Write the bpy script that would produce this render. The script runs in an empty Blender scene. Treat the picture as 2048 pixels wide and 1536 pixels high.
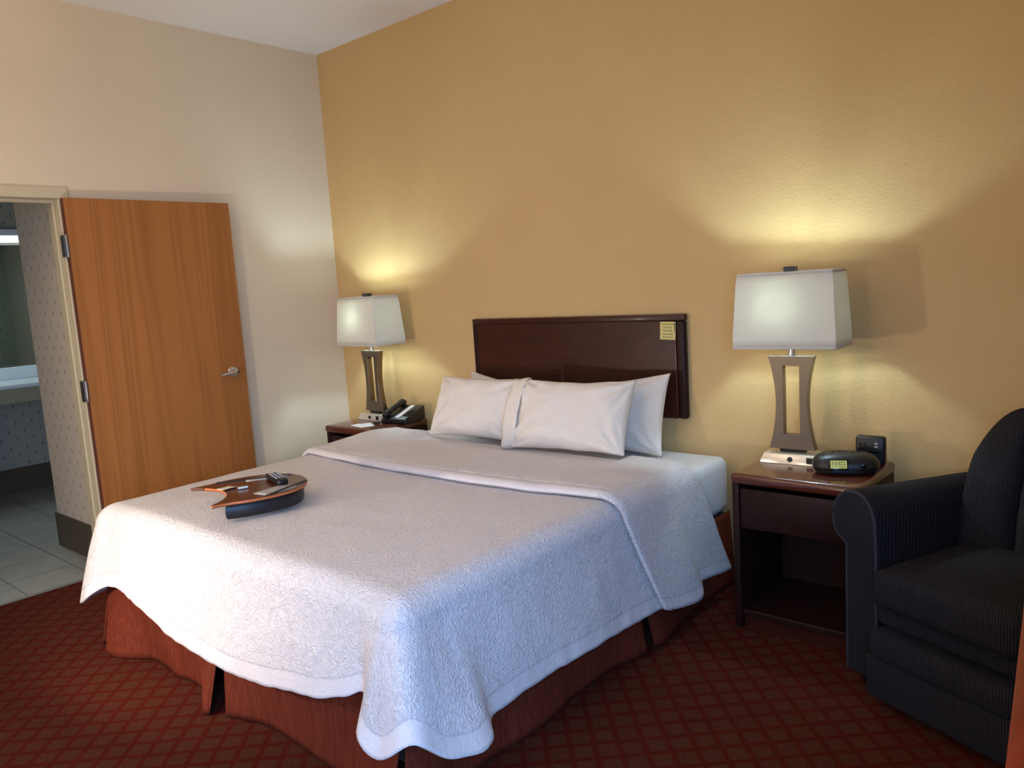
import bpy, bmesh, math, random
from mathutils import Vector, Matrix, noise
random.seed(7)
PI = math.pi
scn = bpy.context.scene
COL = scn.collection

# ------------------------------------------------------------------ helpers
def tag(o, label=None, cat=None, group=None, kind=None):
    if label: o['label'] = label
    if cat: o['category'] = cat
    if group: o['group'] = group
    if kind: o['kind'] = kind
    return o

def thing(name, label, cat, loc=(0, 0, 0), rz=0.0, group=None):
    o = bpy.data.objects.new(name, None)
    o.empty_display_size = 0.1
    COL.objects.link(o)
    o.location = loc
    o.rotation_euler = (0, 0, rz)
    return tag(o, label, cat, group)

def obj(name, bm, mat, parent=None, world=False, smooth=True, angle=0.6, kind=None, label=None):
    """link a bmesh as ONE mesh object; world=True: vertices are in world space, the (unrotated) parent's place is subtracted"""
    if world and parent is not None:
        off = Vector(parent.location)
        p = parent.parent
        while p is not None:
            off += Vector(p.location); p = p.parent
        bmesh.ops.translate(bm, verts=bm.verts, vec=-off)
    me = bpy.data.meshes.new(name)
    bm.normal_update()
    bm.to_mesh(me); bm.free()
    if smooth:
        for p in me.polygons: p.use_smooth = True
        try: me.set_sharp_from_angle(angle=angle)
        except Exception: pass
    o = bpy.data.objects.new(name, me)
    if mat is not None: me.materials.append(mat)
    COL.objects.link(o)
    if parent is not None: o.parent = parent
    if kind: o['kind'] = kind
    if label: o['label'] = label
    return o

def B(): return bmesh.new()

def add(bm, src):
    me = bpy.data.meshes.new('tmp'); src.to_mesh(me); src.free()
    bm.from_mesh(me); bpy.data.meshes.remove(me)
    return bm

def box(bm, x0, x1, y0, y1, z0, z1, bev=0.0, seg=2, mtx=None):
    b = bmesh.new()
    bmesh.ops.create_cube(b, size=1.0)
    for v in b.verts:
        v.co = Vector((x0 + (v.co.x + .5) * (x1 - x0), y0 + (v.co.y + .5) * (y1 - y0), z0 + (v.co.z + .5) * (z1 - z0)))
    if bev > 0:
        bmesh.ops.bevel(b, geom=list(b.edges), offset=bev, segments=seg, profile=.5, affect='EDGES')
    if mtx is not None: bmesh.ops.transform(b, matrix=mtx, verts=b.verts)
    return add(bm, b)

def cyl(bm, c, r, h, axis='z', seg=24, r2=None, bev=0.0):
    b = bmesh.new()
    bmesh.ops.create_cone(b, cap_ends=True, segments=seg, radius1=r, radius2=r if r2 is None else r2, depth=h)
    if bev > 0:
        es = [e for e in b.edges if abs(abs(e.verts[0].co.z) - h / 2) < 1e-5 and abs(e.verts[0].co.z - e.verts[1].co.z) < 1e-5]
        bmesh.ops.bevel(b, geom=es, offset=bev, segments=2, profile=.5, affect='EDGES')
    if axis == 'x': bmesh.ops.rotate(b, matrix=Matrix.Rotation(PI / 2, 3, 'Y'), verts=b.verts)
    if axis == 'y': bmesh.ops.rotate(b, matrix=Matrix.Rotation(-PI / 2, 3, 'X'), verts=b.verts)
    bmesh.ops.translate(b, verts=b.verts, vec=Vector(c))
    return add(bm, b)

def prism(bm, pts, h0, h1, bev=0.0, seg=2, mtx=None):
    """extrude a closed outline (x,y) from z=h0 to z=h1"""
    b = bmesh.new()
    vs = [b.verts.new((p[0], p[1], h0)) for p in pts]
    f = b.faces.new(vs)
    r = bmesh.ops.extrude_face_region(b, geom=[f])
    bmesh.ops.translate(b, verts=[g for g in r['geom'] if isinstance(g, bmesh.types.BMVert)], vec=(0, 0, h1 - h0))
    bmesh.ops.recalc_face_normals(b, faces=b.faces)
    if bev == 0: bmesh.ops.triangulate(b, faces=[f for f in b.faces if len(f.verts) > 4], ngon_method='EAR_CLIP')
    if bev > 0:
        es = [e for e in b.edges if abs(e.verts[0].co.z - e.verts[1].co.z) < 1e-7]
        bmesh.ops.bevel(b, geom=es, offset=bev, segments=seg, profile=.5, affect='EDGES')
    if mtx is not None: bmesh.ops.transform(b, matrix=mtx, verts=b.verts)
    return add(bm, b)

def tube(bm, pts, r, seg=8, closed_ends=True):
    pts = [Vector(p) for p in pts]
    rings = []
    up = Vector((0, 0, 1))
    for i, p in enumerate(pts):
        d = (pts[min(i + 1, len(pts) - 1)] - pts[max(i - 1, 0)]).normalized()
        a = d.cross(up)
        if a.length < 1e-4: a = d.cross(Vector((1, 0, 0)))
        a.normalize(); c = a.cross(d).normalized()
        rr = r[i] if isinstance(r, (list, tuple)) else r
        rings.append([bm.verts.new(p + a * (rr * math.cos(2 * PI * k / seg)) + c * (rr * math.sin(2 * PI * k / seg))) for k in range(seg)])
    for i in range(len(rings) - 1):
        for k in range(seg):
            bm.faces.new((rings[i][k], rings[i][(k + 1) % seg], rings[i + 1][(k + 1) % seg], rings[i + 1][k]))
    if closed_ends:
        bm.faces.new(rings[0][::-1]); bm.faces.new(rings[-1])
    bmesh.ops.recalc_face_normals(bm, faces=bm.faces)
    return bm

def lathe(bm, prof, seg=32, c=(0, 0, 0), axis='z'):
    b = bmesh.new()
    rings = []
    for r, z in prof:
        rings.append([b.verts.new((r * math.cos(2 * PI * k / seg), r * math.sin(2 * PI * k / seg), z)) for k in range(seg)])
    for i in range(len(rings) - 1):
        for k in range(seg):
            b.faces.new((rings[i][k], rings[i][(k + 1) % seg], rings[i + 1][(k + 1) % seg], rings[i + 1][k]))
    b.faces.new(rings[0][::-1]); b.faces.new(rings[-1])
    bmesh.ops.recalc_face_normals(b, faces=b.faces)
    if axis == 'x': bmesh.ops.rotate(b, matrix=Matrix.Rotation(PI / 2, 3, 'Y'), verts=b.verts)
    if axis == 'y': bmesh.ops.rotate(b, matrix=Matrix.Rotation(-PI / 2, 3, 'X'), verts=b.verts)
    bmesh.ops.translate(b, verts=b.verts, vec=Vector(c))
    return add(bm, b)

def interp(tab, p):
    """smooth interpolation of rows (p, a, b, ...)"""
    if p <= tab[0][0]: return tab[0][1:]
    if p >= tab[-1][0]: return tab[-1][1:]
    for i in range(len(tab) - 1):
        if tab[i][0] <= p <= tab[i + 1][0]:
            a, b = tab[i], tab[i + 1]
            t = (p - a[0]) / (b[0] - a[0])
            pa = tab[max(i - 1, 0)]; nb = tab[min(i + 2, len(tab) - 1)]
            out = []
            for k in range(1, len(a)):
                da = (b[k] - pa[k]) / max(b[0] - pa[0], 1e-6) * (b[0] - a[0])
                db = (nb[k] - a[k]) / max(nb[0] - a[0], 1e-6) * (b[0] - a[0])
                if (b[k] - a[k]) * da < 0 or i == 0: da = 0
                if (b[k] - a[k]) * db < 0 or i + 2 >= len(tab): db = 0
                m = 3 * abs(b[k] - a[k])
                da = max(-m, min(m, da)); db = max(-m, min(m, db))
                t2, t3 = t * t, t * t * t
                out.append((2 * t3 - 3 * t2 + 1) * a[k] + (t3 - 2 * t2 + t) * da + (-2 * t3 + 3 * t2) * b[k] + (t3 - t2) * db)
            return tuple(out)

def nz(x, y, z=0.0): return noise.noise(Vector((x, y, z)))

# ------------------------------------------------------------------ materials
def s2l(c):
    return tuple(((x / 255) / 12.92 if x / 255 <= .04045 else ((x / 255 + .055) / 1.055) ** 2.4) for x in c)

class NT:
    def __init__(self, name):
        self.m = bpy.data.materials.new(name); self.m.use_nodes = True
        self.t = self.m.node_tree; self.t.nodes.clear()
        self.out = self.t.nodes.new('ShaderNodeOutputMaterial')
        self.bsdf = self.t.nodes.new('ShaderNodeBsdfPrincipled')
        self.t.links.new(self.bsdf.outputs[0], self.out.inputs[0])
    def n(self, kind, **kw):
        nd = self.t.nodes.new(kind)
        for k, v in kw.items():
            if k.startswith('i_'): nd.inputs[k[2:].replace('_', ' ')].default_value = v
            else: setattr(nd, k, v)
        return nd
    def l(self, a, b): self.t.links.new(a, b)
    def set(self, **kw):
        for k, v in kw.items(): self.bsdf.inputs[k.replace('_', ' ')].default_value = v
    def math(self, op, a, b=None, c=None):
        nd = self.t.nodes.new('ShaderNodeMath'); nd.operation = op
        for i, v in enumerate((a, b, c)):
            if v is None: continue
            if isinstance(v, (int, float)): nd.inputs[i].default_value = v
            else: self.l(v, nd.inputs[i])
        return nd.outputs[0]
    def mix(self, f, a, b):
        nd = self.t.nodes.new('ShaderNodeMix'); nd.data_type = 'RGBA'
        for s, v in ((nd.inputs[0], f), (nd.inputs[6], a), (nd.inputs[7], b)):
            if isinstance(v, (int, float)): s.default_value = v
            elif isinstance(v, tuple): s.default_value = (*v[:3], 1)
            else: self.l(v, s)
        return nd.outputs[2]
    def ramp(self, f, stops):
        nd = self.t.nodes.new('ShaderNodeValToRGB')
        e = nd.color_ramp.elements
        while len(e) < len(stops): e.new(.5)
        for k, (p, c) in enumerate(stops):
            e[k].position = p; e[k].color = (*c, 1) if len(c) == 3 else c
        self.l(f, nd.inputs[0])
        return nd.outputs[0]
    def bump(self, h, strength=.3, dist=.002, normal=None):
        nd = self.t.nodes.new('ShaderNodeBump')
        nd.inputs['Strength'].default_value = strength; nd.inputs['Distance'].default_value = dist
        self.l(h, nd.inputs['Height'])
        if normal is not None: self.l(normal, nd.inputs['Normal'])
        self.l(nd.outputs[0], self.bsdf.inputs['Normal'])
        return nd.outputs[0]
    def coord(self, which='Object', scale=(1, 1, 1), rot=(0, 0, 0), loc=(0, 0, 0)):
        tc = self.t.nodes.new('ShaderNodeTexCoord'); mp = self.t.nodes.new('ShaderNodeMapping')
        mp.inputs['Scale'].default_value = scale; mp.inputs['Rotation'].default_value = rot; mp.inputs['Location'].default_value = loc
        self.l(tc.outputs[which], mp.inputs[0])
        return mp.outputs[0]
    def noise(self, vec, scale, detail=3, rough=.5, dist=0.0):
        nd = self.t.nodes.new('ShaderNodeTexNoise')
        nd.inputs['Scale'].default_value = scale; nd.inputs['Detail'].default_value = detail
        nd.inputs['Roughness'].default_value = rough; nd.inputs['Distortion'].default_value = dist
        self.l(vec, nd.inputs['Vector'])
        return nd.outputs[0]

def plain(name, col, rough=.5, metal=0.0, spec=.5, nscale=0, nstr=0.0, ndist=.002, var=0.0, coat=0.0):
    m = NT(name); c = s2l(col)
    m.set(Roughness=rough, Metallic=metal, Coat_Weight=coat)
    m.bsdf.inputs['Specular IOR Level'].default_value = spec
    m.bsdf.inputs['Base Color'].default_value = (*c, 1)
    v = m.coord()
    if var > 0:
        f = m.noise(v, max(nscale, 8) * .5, 4)
        m.l(m.mix(f, tuple(x * (1 - var) for x in c), tuple(min(1, x * (1 + var)) for x in c)), m.bsdf.inputs['Base Color'])
    if nstr > 0: m.bump(m.noise(v, nscale, 3), nstr, ndist)
    return m.m

def wall_paint(name, col):
    m = NT(name); c = s2l(col); v = m.coord()
    m.set(Roughness=.62); m.bsdf.inputs['Specular IOR Level'].default_value = .3
    f = m.noise(v, 3.0, 4)
    m.l(m.mix(f, tuple(x * .96 for x in c), tuple(x * 1.04 for x in c)), m.bsdf.inputs['Base Color'])
    n1 = m.noise(v, 85, 3, .55, .4)
    m.bump(n1, .35, .004)
    return m.m

def wood(name, dark, light, axis='z', grain=(26, 1.2), rough=.35, coat=0.0, spec=.5, fine=.5, bumpy=.08, dist=1.6):
    """straight to cathedral grain running along an object axis"""
    m = NT(name); d, l = s2l(dark), s2l(light)
    g, s = grain
    sc = {'x': (s, g, g), 'y': (g, s, g), 'z': (g, g, s)}[axis]
    v = m.coord('Object', scale=sc)
    w = m.noise(v, .35, 4, .55, dist)
    rings = m.math('FRACT', m.math('MULTIPLY', w, 9.0))
    tri = m.math('ABSOLUTE', m.math('SUBTRACT', rings, .5))
    big = m.noise(v, .22, 2, .5, .3)
    v2 = m.coord('Object', scale=tuple(x * 9 if x == g else x * 3 for x in sc))
    pore = m.noise(v2, 1.2, 4, .65)
    a = m.math('MULTIPLY_ADD', tri, .9, m.math('MULTIPLY', pore, fine))
    a = m.math('MULTIPLY_ADD', big, .5, a)
    m.l(m.ramp(a, [(.25, d), (.62, tuple((x + y) / 2 for x, y in zip(d, l))), (1.0, l)]), m.bsdf.inputs['Base Color'])
    m.set(Roughness=rough, Coat_Weight=coat, Coat_Roughness=.12)
    m.bsdf.inputs['Specular IOR Level'].default_value = spec
    m.bump(pore, bumpy, .001)
    return m.m

M = {}
M['ceil'] = plain('ceiling_paint', (236, 230, 226), .8, spec=.2, nscale=120, nstr=.3, ndist=.004)
M['wall_tan'] = wall_paint('tan_wall_paint', (210, 173, 116))
M['wall_cream'] = wall_paint('cream_wall_paint', (225, 206, 176))
M['wall_plain'] = wall_paint('plain_wall_paint', (205, 192, 170))
M['frame'] = plain('door_frame_paint', (206, 190, 156), .45, nscale=40, nstr=.04)
M['oak'] = wood('oak_veneer', (138, 84, 37), (172, 109, 54), 'z', (11, .36), .5, spec=.35, fine=.75, dist=.8)
M['oak_edge'] = plain('oak_edge_band', (104, 52, 34), .5, nscale=60, nstr=.1)
M['steel'] = plain('brushed_steel', (206, 200, 190), .3, .8, nscale=90, nstr=.05)
M['hinge'] = plain('hinge_steel', (150, 146, 150), .38, 1.0)
M['chrome'] = plain('polished_chrome', (225, 225, 225), .12, 1.0)
M['mahog'] = wood('dark_mahogany', (38, 13, 8), (66, 26, 15), 'x', (30, 2.0), .38, coat=.1, spec=.35, fine=.6, bumpy=.03)
M['mahog_top'] = wood('mahogany_top', (62, 24, 14), (98, 44, 26), 'x', (30, 2.0), .24, coat=.4, fine=.5, bumpy=.03)
M['mahog_v'] = wood('dark_mahogany_upright', (24, 9, 6), (44, 18, 12), 'z', (30, 2.0), .5, coat=0, spec=.25, fine=.6, bumpy=.03)
M['black'] = plain('black_plastic', (20, 20, 22), .38, nscale=300, nstr=.05)
M['black_soft'] = plain('black_cushion_vinyl', (22, 23, 26), .45, nscale=160, nstr=.15)
M['black_gloss'] = plain('black_gloss', (10, 10, 12), .12)
M['shade_back'] = plain('dark_void', (12, 9, 8), .8)
M['paper'] = plain('white_paper', (226, 224, 222), .7, nscale=200, nstr=.03)
M['paper_cream'] = plain('cream_paper_slip', (226, 216, 190), .7, nscale=80, nstr=.04, var=.05)
M['paper_grey'] = plain('grey_printed_paper', (176, 172, 170), .5, nscale=80, nstr=.04, var=.15)
M['note'] = plain('yellow_note_paper', (226, 208, 128), .75, nscale=150, nstr=.05)
M['ink'] = plain('olive_ink', (112, 100, 50), .8)
M['ink_dark'] = plain('dark_ink', (70, 62, 34), .8)
M['counter'] = plain('vanity_counter', (216, 222, 224), .25, nscale=60, nstr=.03, var=.05)
M['apron'] = plain('vanity_apron', (150, 146, 122), .5)
M['bath_base'] = plain('brown_base_tile', (84, 72, 56), .4, nscale=20, nstr=.1, var=.15)
M['strip'] = plain('threshold_metal', (140, 134, 122), .4, .3)
M['lampmetal'] = plain('bronze_lamp_metal', (132, 120, 105), .33, 1.0, nscale=120, nstr=.06, var=.12)
M['lampbase'] = plain('champagne_metal', (226, 216, 198), .28, .55, nscale=200, nstr=.04)
M['finial'] = plain('finial_dark', (30, 26, 28), .3, .4)
M['white_plastic'] = plain('white_plastic', (215, 215, 215), .4)
M['mahog_drawer'] = wood('mahogany_drawer', (24, 9, 6), (44, 18, 12), 'x', (30, 2.0), .5, coat=0, spec=.25, fine=.6, bumpy=.03)
M['desk_edge'] = wood('red_mahogany_edge', (104, 26, 12), (150, 48, 22), 'y', (30, 2.0), .3, coat=.3)
M['desk_top'] = wood('desk_laminate', (120, 62, 28), (158, 92, 46), 'y', (30, 2.0), .35)
M['inlay'] = plain('inlay_strip', (196, 160, 116), .4)
M['bath_ceiling'] = plain('bath_ceiling_paint', (190, 205, 208), .8)

def shade_mat():
    m = NT('lamp_shade_linen')
    v = m.coord('Object')
    n = m.noise(m.coord('Object', scale=(1, 1, 6)), 90, 3)
    d = m.n('ShaderNodeBsdfDiffuse'); tr = m.n('ShaderNodeBsdfTranslucent'); mx = m.n('ShaderNodeMixShader')
    c = m.mix(n, s2l((214, 206, 190)), s2l((228, 220, 206)))
    m.l(c, d.inputs[0]); m.l(m.mix(n, s2l((232, 226, 206)), s2l((242, 236, 216))), tr.inputs[0])
    mx.inputs[0].default_value = .135
    m.l(d.outputs[0], mx.inputs[1]); m.l(tr.outputs[0], mx.inputs[2]); m.l(mx.outputs[0], m.out.inputs[0])
    return m.m
M['shade'] = shade_mat()
M['shade_trim'] = M['shade']

def carpet_mat():
    m = NT('diamond_carpet')
    v = m.coord('Object', rot=(0, 0, math.radians(-43.5)))
    sep = m.n('ShaderNodeSeparateXYZ'); 
    wob = m.noise(m.coord('Object'), 14, 2)
    vv = m.n('ShaderNodeVectorMath', operation='MULTIPLY_ADD'); vv.inputs[1].default_value = (1, 1, 1)
    m.l(v, vv.inputs[0])
    w2 = m.n('ShaderNodeVectorMath', operation='SCALE'); w2.inputs['Scale'].default_value = .006
    nt = m.n('ShaderNodeTexNoise'); nt.inputs['Scale'].default_value = 30; m.l(v, nt.inputs['Vector'])
    m.l(nt.outputs[1], w2.inputs[0]); m.l(w2.outputs[0], vv.inputs[2])
    m.l(vv.outputs[0], sep.inputs[0])
    def line(o):
        f = m.math('FRACT', m.math('DIVIDE', o, .0765))
        return m.math('ABSOLUTE', m.math('SUBTRACT', f, .5))       # .5 on the line
    lx = line(sep.outputs[0]); ly = line(sep.outputs[1])
    mxv = m.math('MAXIMUM', lx, ly)
    k = m.n('ShaderNodeMapRange'); k.inputs['From Min'].default_value = .31; k.inputs['From Max'].default_value = .44
    m.l(mxv, k.inputs['Value'])
    fine = m.noise(m.coord('Object'), 420, 2)
    hatch = m.noise(m.coord('Object', rot=(0, 0, .35), scale=(14, 110, 1)), 6, 2)
    cell = m.ramp(m.math('MULTIPLY_ADD', hatch, .7, m.math('MULTIPLY', fine, .3)), [(.3, s2l((52, 21, 11))), (.52, s2l((80, 39, 23))), (.72, s2l((110, 66, 42)))])
    red = m.mix(fine, s2l((64, 13, 6)), s2l((92, 26, 11)))
    m.l(m.mix(k.outputs[0], cell, red), m.bsdf.inputs['Base Color'])
    m.set(Roughness=.95); m.bsdf.inputs['Specular IOR Level'].default_value = .1
    m.bump(m.math('MULTIPLY_ADD', fine, .7, m.math('MULTIPLY', hatch, .4)), .7, .004)
    return m.m
M['carpet'] = carpet_mat()

def tile_mat():
    m = NT('bath_floor_tile')
    b = m.n('ShaderNodeTexBrick'); b.offset = 0.0
    for k, val in (('Scale', 1.0), ('Mortar Size', .004), ('Brick Width', .33), ('Row Height', .33), ('Bias', 0.0), ('Mortar Smooth', .1)): b.inputs[k].default_value = val
    m.l(m.coord('Object', loc=(.05, .12, 0)), b.inputs['Vector'])
    n = m.noise(m.coord('Object'), 7, 4)
    c = m.mix(n, s2l((134, 132, 122)), s2l((172, 168, 156)))
    m.l(c, b.inputs['Color1']); m.l(c, b.inputs['Color2']); b.inputs['Mortar'].default_value = (*s2l((92, 92, 90)), 1)
    m.l(b.outputs[0], m.bsdf.inputs['Base Color']); m.set(Roughness=.42)
    return m.m
M['tile'] = tile_mat()

def wallpaper_mat(name, ax, base, motif):
    """small staggered motif on a vertical wall; ax: 0 = wall runs along x, 1 = along y"""
    m = NT(name)
    sep = m.n('ShaderNodeSeparateXYZ'); m.l(m.coord('Object'), sep.inputs[0])
    h, z = sep.outputs[ax], sep.outputs[2]
    P, Q = .12, .135
    row = m.math('FLOOR', m.math('DIVIDE', z, Q / 2))
    odd = m.math('MULTIPLY', m.math('MODULO', m.math('ABSOLUTE', row), 2.0), P / 2)
    fx = m.math('SUBTRACT', m.math('FRACT', m.math('DIVIDE', m.math('ADD', h, odd), P)), .5)
    fz = m.math('SUBTRACT', m.math('FRACT', m.math('DIVIDE', z, Q / 2)), .5)
    d = m.math('SQRT', m.math('ADD', m.math('POWER', m.math('MULTIPLY', fx, P / .011), 2.0), m.math('POWER', m.math('MULTIPLY', fz, Q / 2 / .024), 2.0)))
    k = m.n('ShaderNodeMapRange'); k.inputs['From Min'].default_value = 1.05; k.inputs['From Max'].default_value = .6
    m.l(m.math('ADD', d, m.math('MULTIPLY', m.noise(m.coord('Object'), 160, 2), .5)), k.inputs['Value'])
    n = m.noise(m.coord('Object'), 60, 3)
    c = m.mix(n, tuple(x * .93 for x in s2l(base)), tuple(x * 1.05 for x in s2l(base)))
    m.l(m.mix(m.math('MULTIPLY', k.outputs[0], .75), c, s2l(motif)), m.bsdf.inputs['Base Color'])
    m.set(Roughness=.6); m.bump(n, .08, .001)
    return m.m
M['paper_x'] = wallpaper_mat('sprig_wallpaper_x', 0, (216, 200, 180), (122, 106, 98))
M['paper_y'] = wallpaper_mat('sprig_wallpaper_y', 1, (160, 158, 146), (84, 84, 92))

def quilt_mat():
    m = NT('matelasse_comforter')
    tc = m.n('ShaderNodeTexCoord')
    hem = m.n('ShaderNodeAttribute'); hem.attribute_name = 'hemd'
    def mp(s, r=0.0):
        x = m.n('ShaderNodeMapping'); x.inputs['Scale'].default_value = s; x.inputs['Rotation'].default_value = (0, 0, r); m.l(tc.outputs['UV'], x.inputs[0]); return x.outputs[0]
    n1 = m.noise(mp((1, 1, 1)), 36, 2, .5, 2.3)
    r1 = m.math('ABSOLUTE', m.math('SUBTRACT', n1, .5))             # crinkled scroll lines
    n2 = m.noise(mp((1, 1, 1)), 75, 2, .5, 1.2)
    r2 = m.math('ABSOLUTE', m.math('SUBTRACT', n2, .5))
    n3 = m.noise(mp((1, 1, 1)), 9, 2)
    h = m.math('MULTIPLY_ADD', r1, 1.6, m.math('MULTIPLY', r2, .8))
    k = m.n('ShaderNodeMapRange'); k.inputs['From Min'].default_value = .048; k.inputs['From Max'].default_value = .062
    k.inputs['To Min'].default_value = .3
    m.l(hem.outputs['Fac'], k.inputs['Value'])
    h = m.math('MULTIPLY', h, k.outputs[0])
    seam = m.math('LESS_THAN', m.math('ABSOLUTE', m.math('SUBTRACT', hem.outputs['Fac'], .055)), .0022)
    h = m.math('SUBTRACT', h, m.math('MULTIPLY', seam, 1.0))
    h = m.math('ADD', h, m.math('MULTIPLY', n3, .7))
    fine = m.noise(mp((1, 1, 1)), 900, 1)
    col = m.mix(m.math('MULTIPLY', m.math('SUBTRACT', 1.0, m.math('MULTIPLY', r1, 4.0)), .3), s2l((226, 216, 212)), s2l((238, 229, 225)))
    col = m.mix(m.math('MULTIPLY', seam, .35), col, s2l((170, 165, 175)))
    m.l(col, m.bsdf.inputs['Base Color'])
    m.set(Roughness=.44, Sheen_Weight=.1); m.bsdf.inputs['Specular IOR Level'].default_value = .5
    m.bump(m.math('ADD', h, m.math('MULTIPLY', fine, .08)), .95, .0072)
    return m.m
M['quilt'] = quilt_mat()

def cloth(name, col, scale=40, strength=.25, dist=.004, rough=.8, weave=900):
    m = NT(name); v = m.coord(); c = s2l(col)
    a = m.noise(v, scale, 3, .5, .6); w = m.noise(v, weave, 1)
    m.l(m.mix(a, tuple(x * .97 for x in c), tuple(min(1, x * 1.02) for x in c)), m.bsdf.inputs['Base Color'])
    m.set(Roughness=rough, Sheen_Weight=.1); m.bsdf.inputs['Specular IOR Level'].default_value = .2
    m.bump(m.math('MULTIPLY_ADD', w, .06, a), strength, dist)
    return m.m
M['pillow'] = cloth('white_pillowcase', (238, 226, 210), 15, .7, .013)
M['sheet'] = cloth('white_fitted_sheet', (212, 207, 205), 12, .25, .006)
M['ticking'] = cloth('box_spring_cover', (60, 34, 26), 60, .2)

def skirt_mat():
    m = NT('rust_bed_skirt')
    v = m.coord('Object', scale=(150, 150, 9))
    n = m.noise(v, 1.0, 4, .6)
    v2 = m.coord('Object', scale=(9, 9, 420)); n2 = m.noise(v2, 1.0, 2)
    f = m.math('MULTIPLY_ADD', n, .75, m.math('MULTIPLY', n2, .25))
    m.l(m.ramp(f, [(.3, s2l((80, 28, 15))), (.55, s2l((108, 44, 25))), (.8, s2l((132, 62, 38)))]), m.bsdf.inputs['Base Color'])
    m.set(Roughness=.8); m.bsdf.inputs['Specular IOR Level'].default_value = .15; m.bump(f, .25, .002)
    return m.m
M['skirt'] = skirt_mat()

def chair_mat():
    m = NT('charcoal_upholstery')
    def grid(s):
        sep = m.n('ShaderNodeSeparateXYZ'); m.l(m.coord('Object'), sep.inputs[0])
        return sep
    sep = grid(1)
    u = m.math('ADD', sep.outputs[0], m.math('MULTIPLY', sep.outputs[1], .5)); z = m.math('ADD', sep.outputs[2], m.math('MULTIPLY', sep.outputs[1], .8))
    a = m.math('ABSOLUTE', m.math('SUBTRACT', m.math('FRACT', m.math('DIVIDE', u, .0085)), .5))
    b = m.math('ABSOLUTE', m.math('SUBTRACT', m.math('FRACT', m.math('DIVIDE', z, .0085)), .5))
    d = m.math('MULTIPLY', m.math('ADD', a, b), 1.0)
    n = m.noise(m.coord('Object'), 300, 2)
    f = m.math('MULTIPLY_ADD', n, .35, m.math('MULTIPLY', d, .8))
    m.l(m.ramp(f, [(.3, s2l((14, 14, 20))), (.6, s2l((32, 30, 36))), (.9, s2l((60, 55, 53)))]), m.bsdf.inputs['Base Color'])
    m.set(Roughness=.85); m.bsdf.inputs['Specular IOR Level'].default_value = .15
    m.bump(f, .35, .002)
    return m.m
M['chair'] = chair_mat()
M['piping'] = plain('chair_piping', (40, 38, 46), .8, nscale=300, nstr=.2)

def mirror_mat():
    m = NT('mirror_glass'); m.set(Metallic=1.0, Roughness=.03); m.bsdf.inputs['Base Color'].default_value = (.62, .68, .66, 1); return m.m
M['mirror'] = mirror_mat()

def emit(name, col, s):
    m = NT(name); m.bsdf.inputs['Emission Color'].default_value = (*col, 1); m.bsdf.inputs['Emission Strength'].default_value = s
    m.bsdf.inputs['Base Color'].default_value = (*col, 1); return m.m
M['lcd'] = emit('lcd_display', s2l((170, 176, 96)), .35)
M['tube'] = emit('vanity_light_diffuser', (.86, .95, 1.0), 1.3)

# ------------------------------------------------------------------ the room
XR, YF, H = 5.05, -4.75, 3.048          # right wall, front wall, ceiling
OY0, OY1 = -2.60, -1.72                   # doorway in the left wall
WT = .13                                  # left wall thickness
def slab(name, mat, *boxes, kind='structure'):
    bm = B()
    for b in boxes: box(bm, *b)
    return obj(name, bm, mat, smooth=False, kind=kind)
slab('floor', M['carpet'], (-.05, XR, YF, 0, -.05, 0))
slab('ceiling', M['ceil'], (-WT, XR, YF, .1, H, H + .08))
slab('wall_back', M['wall_tan'], (-WT, XR, 0, .1, 0, H))
slab('wall_left', M['wall_cream'], (-WT, 0, OY1, 0, 0, H), (-WT, 0, YF, OY0, 0, H), (-WT, 0, OY0, OY1, 2.046, H))
slab('wall_front', M['wall_plain'], (-WT, XR, YF - .1, YF, 0, H))
WY0, WY1, WZ0, WZ1 = -4.62, -3.22, .75, 2.35
slab('wall_right', M['wall_plain'], (XR, XR + .1, WY1, .1, 0, H), (XR, XR + .1, YF, WY0, 0, H), (XR, XR + .1, WY0, WY1, 0, WZ0), (XR, XR + .1, WY0, WY1, WZ1, H))
bm = B()
for b in ((XR - .01, XR + .06, WY0, WY1, WZ0 - .03, WZ0 + .02), (XR - .01, XR + .06, WY0, WY1, WZ1 - .02, WZ1 + .03), (XR - .01, XR + .06, WY0 - .03, WY0 + .03, WZ0, WZ1), (XR - .01, XR + .06, WY1 - .03, WY1 + .03, WZ0, WZ1)): box(bm, *b)
obj('window_1', bm, M['frame'], smooth=False, kind='structure')
slab('baseboard_back', M['wall_tan'], (0.0, XR, -.012, 0, 0, .09))
slab('baseboard_left', M['wall_cream'], (0, .012, -.80, -.012, 0, .09))

# bathroom beyond the doorway
bx0, bx1, alc_y = -2.80, -.87, -.60
slab('floor_bathroom', M['tile'], (bx0, -.05, -3.4, alc_y, -.05, -.002))
slab('wall_bathroom_wing', M['paper_x'], (bx1, -WT, -1.655, -1.56, 0, 2.5))
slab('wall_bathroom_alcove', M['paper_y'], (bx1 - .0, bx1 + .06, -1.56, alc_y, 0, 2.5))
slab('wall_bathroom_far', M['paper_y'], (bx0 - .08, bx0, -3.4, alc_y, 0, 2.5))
slab('wall_bathroom_end', M['paper_x'], (bx0, bx1, alc_y, alc_y + .08, 0, 2.5))
slab('wall_bathroom_near', M['paper_x'], (bx0, -WT, -3.48, -3.4, 0, 2.5))
slab('ceiling_bathroom', M['bath_ceiling'], (bx0, -WT, -3.4, alc_y, 2.42, 2.5))
slab('baseboard_bathroom_wing', M['bath_base'], (bx1 - .006, -WT, -1.666, -1.655, 0, .21), (bx1 - .012, bx1, -1.666, -1.5, 0, .21))
slab('baseboard_bathroom_far', M['bath_base'], (bx0, bx0 + .012, -3.4, alc_y, 0, .205))
slab('trim_threshold', M['strip'], (-.055, -.03, OY0, OY1, -.01, .006))

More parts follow.
